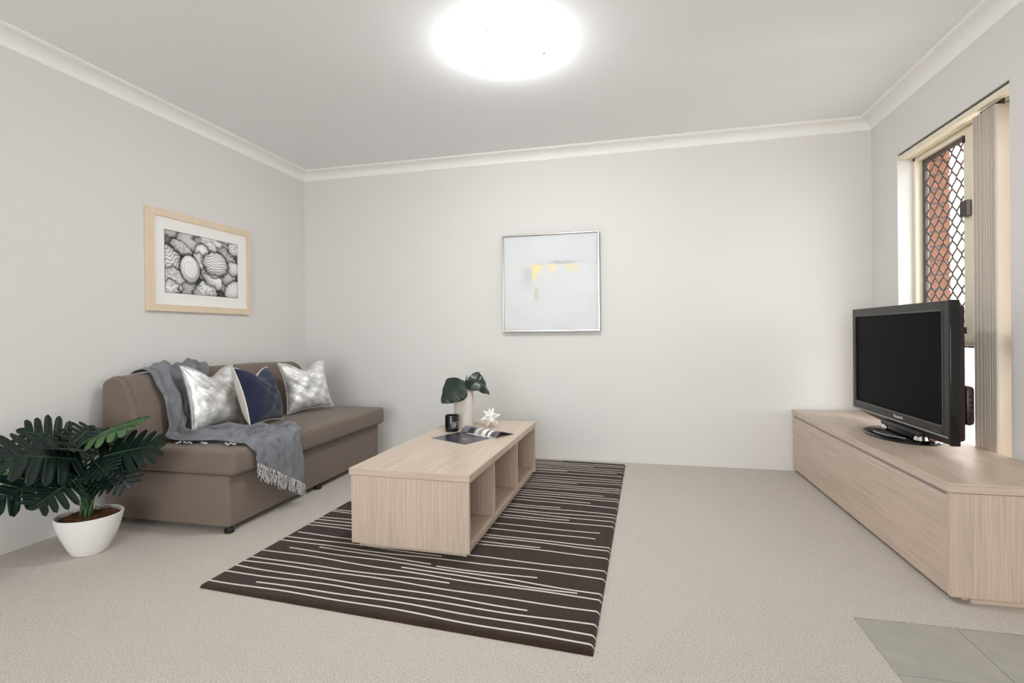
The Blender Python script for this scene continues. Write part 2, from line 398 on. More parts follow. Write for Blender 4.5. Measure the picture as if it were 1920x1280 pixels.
# ------------------------------------------------------------------ ceiling light
lt = thing('ceiling_light', 'round opal glass ceiling light with three metal clips, switched on', 'lamp', (2.216, -1.504, H))
bm = bmesh.new(); add_lathe(bm, [(0, 0), (.135, 0), (.135, -.012), (0, -.012)], 40); obj('mount_plate', bm, CORN, lt)
bm = bmesh.new(); pr = [(.174, -.010), (.179, -.014)]+[(.178*math.cos(a), -.018-.070*math.sin(a)) for a in np.linspace(.06, PI/2, 14)]; pr[-1] = (0, -.088)
add_lathe(bm, pr, 56); sh = obj('glass_shade', bm, LAMPG, lt)
for a in (-105, 22, 140):
    bm = bmesh.new(); a = math.radians(a); d = Vector((math.cos(a), math.sin(a), 0))
    add_tube(bm, [d*.186+Vector((0, 0, -.002)), d*.188+Vector((0, 0, -.012)), d*.187+Vector((0, 0, -.022)), d*.174+Vector((0, 0, -.034))], .005, 8)
    add_lathe(bm, [(0, -.036), (.009, -.034), (.009, -.024), (0, -.022)], 12, (d.x*.186, d.y*.186, 0)); obj('clip', bm, NICKEL, lt)

# ------------------------------------------------------------------ rug
FL, FR, BR, BL = Vector((1.148, -2.286, 0)), Vector((2.681, -2.379, 0)), Vector((2.734, -.106, 0)), Vector((1.205, -.022, 0))
def rugp(s, t): return (FL*(1-s)+FR*s)*(1-t)+(BL*(1-s)+BR*s)*t
rg = thing('area_rug', 'dark brown area rug with wavy cream stripes under the coffee table', 'rug', (1.94, -1.2, 0))
off = Vector((1.94, -1.2, 0)); RT = .017
def edge_h(d): return RT*math.sqrt(max(0, 1-(1-min(d/.016, 1))**2))
def rug_z(s, t):
    p = min(s, 1-s)*1.53; q = min(t, 1-t)*2.27
    return max(.001, min(edge_h(p), edge_h(q)))
ss = sorted(set([0, .001, .003, .005, .008, .012]+[1-v for v in (0, .001, .003, .005, .008, .012)]+list(np.linspace(.02, .98, 40))))
ts = sorted(set([0, .001, .002, .004, .006, .009]+[1-v for v in (0, .001, .002, .004, .006, .009)]+list(np.linspace(.015, .985, 56))))
P = [[rugp(s, t)-off+Vector((0, 0, rug_z(s, t))) for t in ts] for s in ss]
bm = bmesh.new(); add_grid(bm, P)
bm.faces.new([bm.verts.new(c-off) for c in (FL, BL, BR, FR)]); obj('pile', bm, RUGM, rg)
lines = [(0, -2.246, 1, -2.343), (0, -2.17, 1, -2.239), (.135, -2.222, 1, -2.292), (0, -2.114, .84, -2.2), (0, -2.068, 1, -2.152), (0, -2.031, .62, -2.078),
         (0, -1.963, 1, -2.079), (.075, -1.912, 1, -2.028), (.46, -1.990, .94, -2.044), (0, -1.846, 1, -1.914), (0, -1.806, .54, -1.852), (.16, -1.884, .53, -1.928), (.55, -1.945, .83, -1.962), (.02, -1.752, 1, -1.855)]
for ry, x0, x1 in ((-1.726, 0, 1), (-1.69, 0, .8), (-1.643, 0, 1), (-1.61, 0, 1), (-1.54, .0, .95), (-1.50, 0, .5), (-1.46, .3, .96), (-1.37, 0, 1), (-1.335, 0, .85), (-1.291, 0, 1), (-1.24, .2, 1), (-1.19, 0, 1), (-1.15, 0, .8),
                   (-1.081, 0, 1), (-1.03, .4, .9), (-.971, 0, 1), (-.93, 0, 1), (-.901, .2, .94), (-.82, 0, 1), (-.78, .5, 1), (-.745, 0, 1), (-.69, 0, .82), (-.649, 0, 1), (-.60, .3, 1), (-.546, 0, 1), (-.505, 0, .6), (-.464, 0, 1), (-.42, .2, .75),
                   (-.385, 0, .97), (-.349, 0, 1), (-.30, 0, 1), (-.258, 0, .86), (-.22, 0, 1), (-.182, 0, 1), (-.15, 0, .7)):
    sl = .083+random.uniform(-.012, .012); lines.append((x0, ry+sl*(1-x0)/1, x1, ry+sl*(1-x1)))
for (s0, y0, s1, y1) in lines:
    n = 44; ph = random.uniform(0, 6.28); ph2 = random.uniform(0, 6.28); L_, R_ = [], []
    wdt = .0046
    fs = sorted(set([0, .0007, .0015, .003, .005, .008, .012, .017, 1, .9993, .9985, .997, .995, .992, .988, .983]+[k/n for k in range(1, n)]))
    for f in fs:
        s = s0+(s1-s0)*f; y = y0+(y1-y0)*f+.0055*math.sin(s*7+ph)+.003*math.sin(s*19+ph2)
        t = (y+2.286+.093*s)/(2.264+.009*s)
        p = rugp(s, t); z = rug_z(max(min(s, .9995), .0005), t)+.0009
        L_.append((p.x-off.x, y-wdt-off.y, z)); R_.append((p.x-off.x, y+wdt-off.y, z))
    bm = bmesh.new(); add_grid(bm, [L_, [((a[0]+b[0])/2, (a[1]+b[1])/2, a[2]+.0012) for a, b in zip(L_, R_)], R_]); obj('stripe', bm, STRIPE, rg)

# ------------------------------------------------------------------ coffee table
ct = thing('coffee_table', 'low light oak coffee table with three open compartments on the striped rug', 'table', (2.126, -1.880, .0), -.021)
TL, TW = 1.352, .578
def cbox(name, x0, x1, y0, y1, z0, z1, mat, bev=.0012): return box(name, x0, x1, y0, y1, z0, z1, mat, ct, bev, 1)
def end_grain(o):
    o.data.materials.append(OAK_X)
    for p in o.data.polygons:
        if abs(p.normal.y) > .7: p.material_index = 1
end_grain(cbox('tabletop', -TW, 0, 0, TL, .353, .383, OAK_Y))
cbox('end_panel', -TW+.007, -.006, .007, .025, .044, .3505, OAK_Z); cbox('end_panel', -TW+.007, -.006, TL-.025, TL-.007, .044, .3505, OAK_Z)
cbox('bottom_shelf', -TW+.012, -.012, .025, TL-.025, .052, .074, OAK_Y)
for yy in (.40, .865): cbox('divider', -TW+.012, -.010, yy-.009, yy+.009, .074, .3525, OAK_Z)
cbox('centre_panel', -TW/2-.008, -TW/2+.008, .025, TL-.025, .074, .3525, OAK_Y)
cbox('under_rail', -.020, -.012, .025, TL-.025, .338, .3525, OAK_Y); cbox('under_rail', -TW+.012, -TW+.020, .025, TL-.025, .338, .3525, OAK_Y)
bm = bmesh.new()
for a in ((-TW+.03, -TW+.048, .035, TL-.035), (-.048, -.030, .035, TL-.035), (-TW+.048, -.048, .04, .058), (-TW+.048, -.048, TL-.058, TL-.04)):
    add_box(bm, a[0], a[1], a[2], a[3], .0194, .052, .001, 1)
obj('plinth', bm, OAK_X, ct)

# ------------------------------------------------------------------ TV cabinet
tc = thing('tv_cabinet', 'long low light oak cabinet with three flap doors under the window', 'cabinet', (3.8775, -.018, 0), .0157)
CL, CD = 1.776, .470
def tbox(name, x0, x1, y0, y1, z0, z1, mat, bev=.0012, par=None): return box(name, x0, x1, y0, y1, z0, z1, mat, par or tc, bev, 1)
end_grain(tbox('countertop', -.006, CD, -CL-.006, 0, .3975, .431, OAK_Y))
tbox('end_panel', 0, CD, -CL, -CL+.020, .022, .3950, OAK_Z); tbox('end_panel', 0, CD, -.020, -.002, .022, .397, OAK_Z)
tbox('bottom_board', .022, CD, -CL+.02, -.02, .024, .042, OAK_Y); tbox('back_board', CD-.012, CD, -CL+.02, -.02, .042, .397, OAK_Y)
tbox('grip_rail', .010, .016, -CL+.0205, -.0205, .378, .397, ALU, 0)
for a, b in ((-.021, -.427), (-.4295, -1.337), (-1.3395, -CL+.0215)):
    tbox('door', .001, .019, b, a, .022, .3800, OAK_Y)
bm = bmesh.new()
for a in ((.05, .068, -CL+.03, -.03), (.068, CD-.02, -CL+.012, -CL+.03), (.068, CD-.02, -.06, -.04)): add_box(bm, a[0], a[1], a[2], a[3], .0005, .024)
obj('plinth', bm, OAK_X, tc, smooth=False)

# ------------------------------------------------------------------ television
tv = thing('television', 'black flat panel television on an oval glossy stand on the oak cabinet', 'television', (4.150, -.885, .4315), .009)
# local frame: screen faces -x; y runs along the screen
def vbox(name, x0, x1, y0, y1, z0, z1, mat, bev=.002, par=None, seg=2): return box(name, x0, x1, y0, y1, z0, z1, mat, par or tv, bev, seg)
yl, yr, zb, zt = .545, -.447, .074, .676
bm = bmesh.new(); pr = []
sl_, sr_, sb_, st_ = yl-.034, yr+.052, .118, .632          # screen window
for a in ((sl_, yl, zb, zt), (yr+.004, sr_, zb, zt), (sr_, sl_, st_, zt), (sr_, sl_, zb, sb_)):
    add_box(bm, -.012, .020, a[0], a[1], a[2], a[3], .0015, 1)
fr = obj('bezel', bm, TVB, tv)
bm = bmesh.new(); add_box(bm, -.010, .028, yr-.002, yr+.012, zb-.035, zt+.002, .004, 2); obj('side_trim', bm, TVG, tv)
vbox('screen', -.006, .004, sr_-.002, sl_+.002, sb_-.002, st_+.002, TVS, 0)
bm = bmesh.new()
for a in ((sl_-.002, sl_+.004, sb_-.004, st_+.004), (sr_-.004, sr_+.002, sb_-.004, st_+.004), (sr_-.004, sl_+.004, st_-.002, st_+.005), (sr_-.004, sl_+.004, sb_-.005, sb_+.002)):
    add_box(bm, -.0145, -.004, a[0], a[1], a[2], a[3], .001, 1)
obj('screen_lip', bm, M('dark_grey_lip', '#4a4948', .4), tv)
vbox('silver_strip', -.015, -.009, yr+.014, yl-.002, zb-.004, zb+.003, ALU, .001)
# lower cowl tapering towards the left end
bm = bmesh.new(); A = []
for y, zl in ((yl-.003, zb-.006), (yl-.18, zb-.020), (yl-.33, zb-.030), (0, zb-.034), (yr+.10, zb-.034), (yr+.002, zb-.032)):
    A.append([Vector((-.010, y, zb-.002)), Vector((-.002, y, zl)), Vector((.026, y, zl)), Vector((.026, y, zb-.002))])
V = add_grid(bm, A, close_v=True); bm.faces.new(V[0]); bm.faces.new(V[-1][::-1]); obj('lower_cowl', bm, TVB, tv)
vbox('rear_shell', .020, .062, yr+.02, yl-.02, zb-.02, zt-.02, TVRED, .014)
vbox('rear_housing', .060, .105, yr+.14, yl-.14, zb+.03, zt-.17, TVB, .02)
hp = vbox('speaker_hump', .060, .098, yr+.02, yr+.12, .125, .30, TVRED, .018)
for k in range(5): vbox('vent', .072, .084, yr+.0195, yr+.0215, .155+k*.024, .163+k*.024, TVG, 0, hp)
text_obj('brand_lettering', 'Panasonic', .024, LOGO, tv, Matrix.Translation((-.0125, -.005+.0, .097)) @ Matrix(((0, 0, -1, 0), (-1, 0, 0, 0), (0, 1, 0, 0), (0, 0, 0, 1))))
for k in range(5): vbox('indicator', -.0126, -.0118, yr+.075+k*.014, yr+.082+k*.014, .086, .089, M('indicator_grey', '#6a6a68', .5), 0)
bm = bmesh.new(); add_lathe(bm, [(0, .0005), (.985, .0005), (1.0, .004), (.985, .010), (.9, .015), (.5, .020), (0, .022)], 64, (0, 0, 0), .150, .240); bs = obj('stand_base', bm, TVG, tv); bs.location = (-.005, -.012, 0)
bm = bmesh.new(); pts = [(.150*.80*math.cos(a)-.005, .240*.80*math.sin(a)-.012, .019) for a in np.linspace(PI*.98, PI*1.35, 16)]; add_tube(bm, pts, .0022, 6); obj('stand_trim', bm, CHROME, tv)
vbox('stand_neck', -.030, .075, -.215, .150, .034, .060, TVB, .008)
vbox('stand_foot', -.012, .060, -.150, .110, .016, .040, TVG, .006)
for yy in (-.19, .135):
    bm = bmesh.new(); add_lathe(bm, [(.030, .014), (.026, .024), (.021, .036)], 24, (.0, yy, 0)); obj('neck_collar', bm, CHROME, tv)

# ------------------------------------------------------------------ sofa
so = thing('sofa', 'armless taupe fabric sofa with rolled back against the wall', 'sofa', (.44, -1.05, 0))
O = Vector((.44, -1.05, 0)); Y0, Y1 = -1.806, -.285
bm = bmesh.new(); add_box(bm, .05-O.x, .845-O.x, Y0-O.y, Y1-O.y, .030, .288, .014, 3); obj('base', bm, SOFA, so)
prof = [(.052, .285), (.050, .45), (.048, .62), (.047, .71), (.052, .745), (.072, .764), (.105, .772), (.140, .770), (.172, .758), (.196, .733), (.216, .69), (.233, .64), (.250, .57), (.266, .50), (.284, .43), (.310, .355), (.335, .290)]
cx, cz = .16, .50
ys = [0, .004, .014, .03, .06, .12, .25, .45, .65, .85, 1.05, 1.25, 1.35, 1.41, 1.44, 1.456, 1.462, 1.466]; Lb = ys[-1]
rows = []
for i, y in enumerate(ys):
    d = min(y, Lb-y); k = 1-.050*max(0, 1-d/.035)**2; cr = 1+.035*min(1, d/.35)
    rows.append([Vector((cx+(x-cx)*k-O.x, Y0+y-O.y, (.285+(z-.285)*((1-(1-k)*.35)*(1+(cr-1)*max(0, (z-.5)/.27)))))) for x, z in prof])
bm = bmesh.new(); V = add_grid(bm, rows)
for e in (V[0], V[-1]): bm.faces.new(e)
for i in range(len(V)-1): bm.faces.new((V[i][0], V[i+1][0], V[i+1][-1], V[i][-1]))
bk = obj('backrest', bm, SOFA, so, angle=50)
for idx in (3, len(ys)-4):
    bm = bmesh.new(); pts = [r+Vector((0, 0, 0)) for r in rows[idx][3:]]; add_tube(bm, catmull(pts, 60), .0022, 6); obj('piping', bm, SEAM, bk)
# seat cushion: rounded slab with a soft crown
bm = bmesh.new(); add_box(bm, .315, .888, -1.818, -.258, .290, .412, .026, 4)
bmesh.ops.subdivide_edges(bm, edges=[e for e in bm.edges if e.calc_length() > .3], cuts=7, use_grid_fill=True)
for v in bm.verts:
    fx = (v.co.x-.315)/.573; fy = (v.co.y+1.818)/1.56
    if v.co.z > .37: v.co.z += .012*math.sin(PI*min(max(fx, 0), 1))**.6*math.sin(PI*min(max(fy, 0), 1))**.4
    v.co -= O
st = obj('seat_cushion', bm, SOFA, so, angle=60)
bm = bmesh.new(); add_tube(bm, [(.70-O.x, -1.8165-O.y, .398), (.86-O.x, -1.8165-O.y, .398)], .0015, 6); add_tube(bm, [(.868-O.x, -1.812-O.y, .40), (.870-O.x, -1.813-O.y, .31)], .0015, 6); obj('seam', bm, SEAM, st)
for fx, fy in ((.825, -1.785), (.10, -1.785), (.825, -.31), (.10, -.31), (.825, -1.05)):
    bm = bmesh.new(); add_lathe(bm, [(0, .0005), (.020, .0005), (.024, .006), (.024, .016), (.018, .022), (.018, .032), (0, .032)], 20, (fx-O.x, fy-O.y, 0)); obj('foot', bm, BLACK, so)

# ------------------------------------------------------------------ cushions
def silver_mat(name, seed):
    mt = bpy.data.materials.new(name); nt, N, L, B = nodes(mt)
    tcn = N.new('ShaderNodeTexCoord'); mp = N.new('ShaderNodeMapping'); mp.inputs['Location'].default_value = (seed, seed*2, 0); L.new(tcn.outputs['Object'], mp.inputs[0])
    nz = N.new('ShaderNodeTexNoise'); nz.inputs['Scale'].default_value = 11; nz.inputs['Detail'].default_value = 9; nz.inputs['Roughness'].default_value = .7; L.new(mp.outputs[0], nz.inputs['Vector'])
    cr = N.new('ShaderNodeValToRGB'); cr.color_ramp.elements[0].position = .36; cr.color_ramp.elements[1].position = .6
    cr.color_ramp.elements[0].color = (*lin('#b0b0b0'), 1); cr.color_ramp.elements[1].color = (*lin('#f6f5f4'), 1)
    L.new(nz.outputs[0], cr.inputs[0]); L.new(cr.outputs[0], B.inputs['Base Color'])
    B.inputs['Metallic'].default_value = .45; B.inputs['Roughness'].default_value = .4
    nb = N.new('ShaderNodeTexNoise'); nb.inputs['Scale'].default_value = 260; L.new(mp.outputs[0], nb.inputs['Vector'])
    n3 = N.new('ShaderNodeTexNoise'); n3.inputs['Scale'].default_value = 16; n3.inputs['Detail'].default_value = 4; n3.inputs['Distortion'].default_value = 1.2; L.new(mp.outputs[0], n3.inputs['Vector'])
    b1 = N.new('ShaderNodeBump'); b1.inputs['Strength'].default_value = .3; b1.inputs['Distance'].default_value = .001; L.new(nb.outputs[0], b1.inputs['Height'])
    b2 = N.new('ShaderNodeBump'); b2.inputs['Strength'].default_value = .4; b2.inputs['Distance'].default_value = .008; L.new(n3.outputs[0], b2.inputs['Height']); L.new(b1.outputs[0], b2.inputs['Normal'])
    L.new(b2.outputs[0], B.inputs['Normal']); return mt
def pillow_shape(w, h, th, chop, seed, n=36):
    """returns front grid, back grid (local: x = width, y = thickness, z = height from the bottom edge)"""
    F, Bk = [], []
    for i in range(n+1):
        s = -1+2*i/n; rf, rb = [], []
        for j in range(n+1):
            t = -1+2*j/n
            e = 1-.14*(1-t*t)**1.0; f = 1-.10*(1-s*s)**1.2
            x = s*w/2*e; z = t*h/2*f
            z -= chop*math.exp(-(s/.42)**2)*max(0, (t+.15)/1.15)**1.6
            a = max(0, 1-abs(s)**3.2)*max(0, 1-abs(t)**3.2)
            y = th/2*a**.62
            y *= 1-.28*math.exp(-(s/.35)**2)*max(0, t)**1.5*(chop > 0)
            wr = .006*math.sin(9*s+seed+3*t)*math.sin(5*t*2+seed*2)*a+.007*math.sin(14*(s*.7+t)+seed)*a*math.exp(-((abs(s)-.8)/.3)**2)
            rf.append(Vector((x, -y-wr, z+h/2))); rb.append(Vector((x, y, z+h/2)))
        F.append(rf); Bk.append(rb)
    return F, Bk
def cushion_mtx(loc, yaw, tilt, roll=0):
    # local -y is the front; yaw = heading of the front direction in the xy plane
    return Matrix.Translation(loc) @ Matrix.Rotation(yaw+PI/2, 4, 'Z') @ Matrix.Rotation(-tilt, 4, 'X') @ Matrix.Rotation(roll, 4, 'Y')
def silver_cushion(label, loc, yaw, tilt, size, chop, seed, roll=0):
    r = thing('throw_pillow', label, 'cushion', (0, 0, 0)); r.matrix_world = cushion_mtx(loc, yaw, tilt, roll)
    F, Bk = pillow_shape(size, size, .14, chop, seed)
    bm = bmesh.new(); add_grid(bm, F); add_grid(bm, [q[::-1] for q in Bk]); bmesh.ops.remove_doubles(bm, verts=bm.verts[:], dist=1e-5)
    obj('cover', bm, silver_mat('silver_foil_fabric', seed), r, angle=80)
    loop = [q[0] for q in F]+F[-1][1:]+[q[-1] for q in F[::-1]][1:]+F[0][::-1][1:-1]
    bm = bmesh.new(); add_tube(bm, loop, .0028, 6, closed=True); obj('seam_edge', bm, M('silver_seam', '#cfcfce', .5, .3), r)
    return r
silver_cushion('silver metallic cushion resting on the grey throw', (.405, -1.395, .440), math.radians(0), math.radians(14), .385, .060, 1.3, .04)
silver_cushion('silver metallic cushion leaning in the corner, clear of the throw', (.490, -.630, .434), math.radians(-24), math.radians(15), .375, .055, 4.1, -.04)
r = thing('throw_pillow', 'navy velvet cushion with cream linen back on the sofa', 'cushion'); r.matrix_world = cushion_mtx((.562, -1.180, .438), math.radians(14), math.radians(17), .05)
F, Bk = pillow_shape(.42, .365, .17, .050, 2.2)
bm = bmesh.new(); add_grid(bm, F); obj('velvet_front', bm, NAVY, r, angle=80)
bm = bmesh.new(); add_grid(bm, [q[::-1] for q in Bk]); obj('linen_back', bm, LINEN, r, angle=80)
loop = [q[0] for q in F]+F[-1][1:]+[q[-1] for q in F[::-1]][1:]+F[0][::-1][1:-1]
bm = bmesh.new(); add_tube(bm, loop, .0036, 6, closed=True); obj('piping', bm, PIPING, r)

# ------------------------------------------------------------------ throw
th = thing('throw_blanket', 'grey linen throw with pale fringe draped over the sofa', 'blanket', (.5, -1.5, .43)); TO = Vector((.5, -1.5, .43))
sta = [((.062, -1.665, .775), (.058, -1.21, .800)), ((.125, -1.665, .798), (.125, -1.205, .812)), ((.185, -1.645, .775), (.190, -1.24, .790)), ((.240, -1.635, .700), (.245, -1.33, .705)),
       ((.275, -1.640, .600), (.285, -1.385, .600)), ((.300, -1.655, .510), (.320, -1.42, .505)), ((.335, -1.685, .447), (.370, -1.44, .445)), ((.420, -1.715, .428), (.480, -1.43, .436)),
       ((.560, -1.715, .430), (.620, -1.36, .437)), ((.690, -1.705, .431), (.720, -1.28, .436)), ((.800, -1.695, .428), (.835, -1.25, .430)), ((.872, -1.700, .415), (.882, -1.29, .420)),
       ((.898, -1.702, .385), (.908, -1.325, .360)), ((.903, -1.690, .352), (.914, -1.33, .235)), ((.905, -1.680, .325), (.915, -1.330, .120))]
NU, NV = 110, 44
A = catmull([s[0] for s in sta], NU); Bq = catmull([s[1] for s in sta], NU)
G = []
for i in range(NU):
    row = []; f = i/(NU-1)
    for j in range(NV):
        g = j/(NV-1); wa = .010*math.sin(f*23)+.006*math.sin(f*51+1); wb = .012*math.sin(f*19+2)+.006*math.sin(f*43)
        row.append((A[i]+Vector((0, wa, 0)))*(1-g)+(Bq[i]+Vector((0, wb, 0)))*g)
    G.append(row)
G2 = []
for i in range(NU):
    row = []; f = i/(NU-1)
    for j in range(NV):
        g = j/(NV-1); p = G[i][j]
        du = G[min(i+1, NU-1)][j]-G[max(i-1, 0)][j]; dv = G[i][min(j+1, NV-1)]-G[i][max(j-1, 0)]
        n = du.cross(dv).normalized(); 
        if n.z+n.x < 0: n = -n
        ph = 2.2*math.sin(f*9)+f*6
        fold = (1-abs(math.sin(g*7.5+ph*.5)))**1.3+.5*(1-abs(math.sin(g*15-ph*.85+2)))**1.2+.25*math.sin(g*40+ph*3)*math.sin(f*25)
        amp_ = (.034 if f < .42 else .030 if f < .72 else .012)*(1 if f > .06 else f/.06)
        crs = .016*(1-abs(math.sin(f*33+g*5+3*math.sin(g*6))))**1.5*(1 if .35 < f < .8 else .35)
        edge = min(1, min(g, 1-g)/.06)*.75+.25
        row.append(p+n*(amp_*fold*edge+crs*edge*.6+.003)-TO)
    G2.append(row)
bm = bmesh.new(); add_grid(bm, G2); cl = obj('cloth', bm, THROW, th, angle=120); md = cl.modifiers.new('s', 'SOLIDIFY'); md.thickness = .0025; md.offset = 1
def tassel(p, d, ln, strands=3):
    bm = bmesh.new(); p = Vector(p)
    for s in range(strands):
        q = []; ax = Vector((random.uniform(-1, 1), random.uniform(-1, 1), 0))*.006; ph = random.uniform(0, 6.28); l = ln*random.uniform(.8, 1.1)
        for k in range(9):
            f = k/8; q.append(p+Vector(d)*l*f+ax*f*1.5+Vector((abs(.004*math.sin(f*9+ph)), .006*math.sin(f*8+ph), 0)))
        add_tube(bm, q, .0016, 5)
    add_tube(bm, [p, p+Vector(d)*.012], .0034, 6)
    obj('tassel', bm, FRINGE, th)
for k in range(26):
    j = k/25*(NV-1); j0 = int(j); p = G2[-1][j0].lerp(G2[-1][min(j0+1, NV-1)], j-j0)
    tassel(p+Vector((.002, 0, 0)), (.02, random.uniform(-.12, .12), -1), random.uniform(.070, .088))
for x, y, dx, dy in ((.47, -1.722, .3, -.8), (.49, -1.728, .9, -.4), (.52, -1.722, .8, -.5), (.60, -1.722, .9, -.3), (.74, -1.712, .8, -.5), (.765, -1.71, .9, -.3), (.70, -1.225, .75, .5), (.66, -1.24, .6, .7)):
    bm = bmesh.new()
    for s in range(3):
        ph = random.uniform(0, 6); q = [Vector((x+dx*.055*f+.004*math.sin(f*8+ph), y+dy*.055*f+.004*math.cos(f*7+ph), .428+.002*s))-TO for f in np.linspace(0, 1, 7)]
        add_tube(bm, q, .002, 5)
    obj('tassel', bm, FRINGE, th)

# ------------------------------------------------------------------ potted plant
pp = thing('potted_plant', 'split leaf philodendron in a white tapered pot beside the sofa', 'plant', (.36, -2.11, 0)); PO = Vector((.36, -2.11, 0))
bm = bmesh.new()
pr = [(0, .0005), (.064, .0005), (.070, .006), (.090, .05), (.110, .10), (.122, .145), (.127, .172), (.123, .176), (.118, .172), (.112, .145), (.105, .13), (0, .13)]
add_lathe(bm, pr, 56, (0, 0, 0), 1.04, 1.0); obj('pot', bm, POT, pp)
bm = bmesh.new(); P = []
for i in range(13):
    rr = .113*i/12; P.append([Vector((rr*math.cos(a)*1.04, rr*math.sin(a), .158+.012*math.cos(rr/.113*PI/2)+.008*math.sin(a*5+i*1.7)*(i/12)*(i < 12))) for a in np.linspace(0, 2*PI, 40, endpoint=False)])
add_grid(bm, P, close_v=True); bmesh.ops.remove_doubles(bm, verts=bm.verts[:], dist=1e-5)
for k in range(120):
    a = random.uniform(0, 6.28); rr = .1*math.sqrt(random.random()); q = Vector((rr*math.cos(a), rr*math.sin(a), .168))
    d = Vector((random.uniform(-1, 1), random.uniform(-1, 1), random.uniform(0, .5)))*.03
    add_tube(bm, [q, q+d*.5+Vector((0, 0, .006)), q+d], .0009, 4, caps=False)
obj('coir', bm, COIR, pp)
def split_leaf(base, tip, nrm, width, mat, droop=.10, nl=6, cup=.10, seed=0):
    rd = random.Random(seed); base, tip = Vector(base), Vector(tip); ax = (tip-base); L = ax.length; ax.normalize()
    n = Vector(nrm); n = (n-ax*n.dot(ax)).normalized(); sd = ax.cross(n)
    bm = bmesh.new()
    def pos(a, b):                                    # a along the midrib, b sideways, both metres
        fa = a/L
        return base+ax*a+sd*b-n*(droop*L*fa*fa+cup*abs(b)**1.4*2.2)-PO
    for s in (-1, 1):
        for i in range(nl):
            t0, t1 = -.10+1.06*i/nl, -.10+1.06*(i+1)/nl; tm = (t0+t1)/2
            wv = width/2*(math.sin(PI*min(max(.30+.62*tm, 0), 1))**.8)*rd.uniform(.9, 1.08)
            sweep = .22+.55*tm                          # lobes lean forward towards the tip
            if i == 0: sweep = -.25
            rows = []; hs0 = L*(t1-t0)/2
            for k in range(9):
                r = k/8; b = wv*r
                hw = hs0 if r < .42 else hs0*math.sqrt(max(0, 1-((r-.42)/.58)**4))*(1-.10*math.sin(min(1, (r-.42)/.3)*PI/2))
                c = L*tm+sweep*b*.9
                rows.append([pos(c+hw*q, s*b)-n*(.006*(1-abs(q))*(r > 0)) for q in (-1, -.5, 0, .5, 1)])
            add_grid(bm, rows)
    rows = []
    for k in range(9):                                  # terminal lobe
        r = k/8; hw = width*.085*math.sqrt(max(0, 1-r**2.2))
        rows.append([pos(L*(.94+.20*r), hw*q) for q in (-1, -.5, 0, .5, 1)])
    add_grid(bm, rows)
    bmesh.ops.remove_doubles(bm, verts=bm.verts[:], dist=2e-5)
    o = obj('leaf', bm, mat, pp, angle=80); md = o.modifiers.new('s', 'SOLIDIFY'); md.thickness = .0012
    bm = bmesh.new(); add_tube(bm, [pos(L*f, 0)+n*.0012 for f in np.linspace(0, 1.0, 9)], [.0026*(1-.75*f) for f in np.linspace(0, 1, 9)], 6); obj('midrib', bm, RIB, o)
    bs = base-PO; rt_ = Vector((rd.uniform(-.035, .035), rd.uniform(-.035, .035), .155))
    mid = rt_*.45+bs*.55; mid.z = rt_.z*.35+bs.z*.65; mid.x *= .8; mid.y *= .8
    bm = bmesh.new(); add_tube(bm, catmull([rt_, mid, bs], 12), [.006-.003*f for f in np.linspace(0, 1, 12)], 8); obj('petiole', bm, STEMG, o)
leaves = [
 ((.350, -2.13, .470), (.420, -2.25, .520), (.40, -.50, .80), .20, LEAFD, .10),
 ((.400, -2.10, .360), (.500, -2.14, .320), (.60, -.70, .40), .17, LEAFD, .10),
 ((.310, -2.14, .500), (.260, -2.02, .560), (.60, -.40, .70), .22, LEAFD, .06),
 ((.385, -2.19, .445), (.42, -2.47, .545), (.75, -.35, .75), .29, LEAFD, .10),
 ((.440, -2.10, .440), (.620, -2.00, .490), (.45, -.75, .75), .24, LEAFD, .12),
 ((.330, -2.10, .505), (.560, -2.04, .590), (.10, -.30, .95), .25, LEAFL, .02),
 ((.440, -2.22, .370), (.480, -2.40, .330), (.60, -.60, .70), .22, LEAFD, .10),
 ((.330, -2.20, .400), (.330, -2.46, .345), (.70, -.40, .70), .24, LEAFD, .10),
 ((.300, -2.18, .470), (.230, -2.42, .500), (.60, -.20, .80), .26, LEAFD, .06),
 ((.260, -2.10, .500), (.130, -2.22, .570), (.70, -.60, .60), .22, LEAFD, .05),
 ((.455, -2.09, .400), (.545, -2.08, .310), (.65, -.75, .30), .18, LEAFD, .08),
 ((.420, -2.13, .420), (.540, -2.18, .400), (.50, -.70, .65), .17, LEAFD, .10),
 ((.340, -2.06, .470), (.300, -1.93, .520), (.60, -.50, .70), .22, LEAFD, .06),
 ((.300, -2.05, .420), (.130, -2.00, .430), (.40, -.60, .70), .22, LEAFD, .08),
 ((.385, -2.16, .380), (.430, -2.28, .400), (.55, -.60, .60), .18, LEAFD, .10),
 ((.240, -2.16, .420), (.130, -2.30, .380), (.55, -.60, .65), .22, LEAFL, .08),
 ((.400, -2.06, .450), (.520, -1.95, .440), (.50, -.65, .60), .20, LEAFD, .10)]
for k, (b, t, n, w, mt, dr) in enumerate(leaves): split_leaf(b, t, n, w, mt, dr, seed=k)

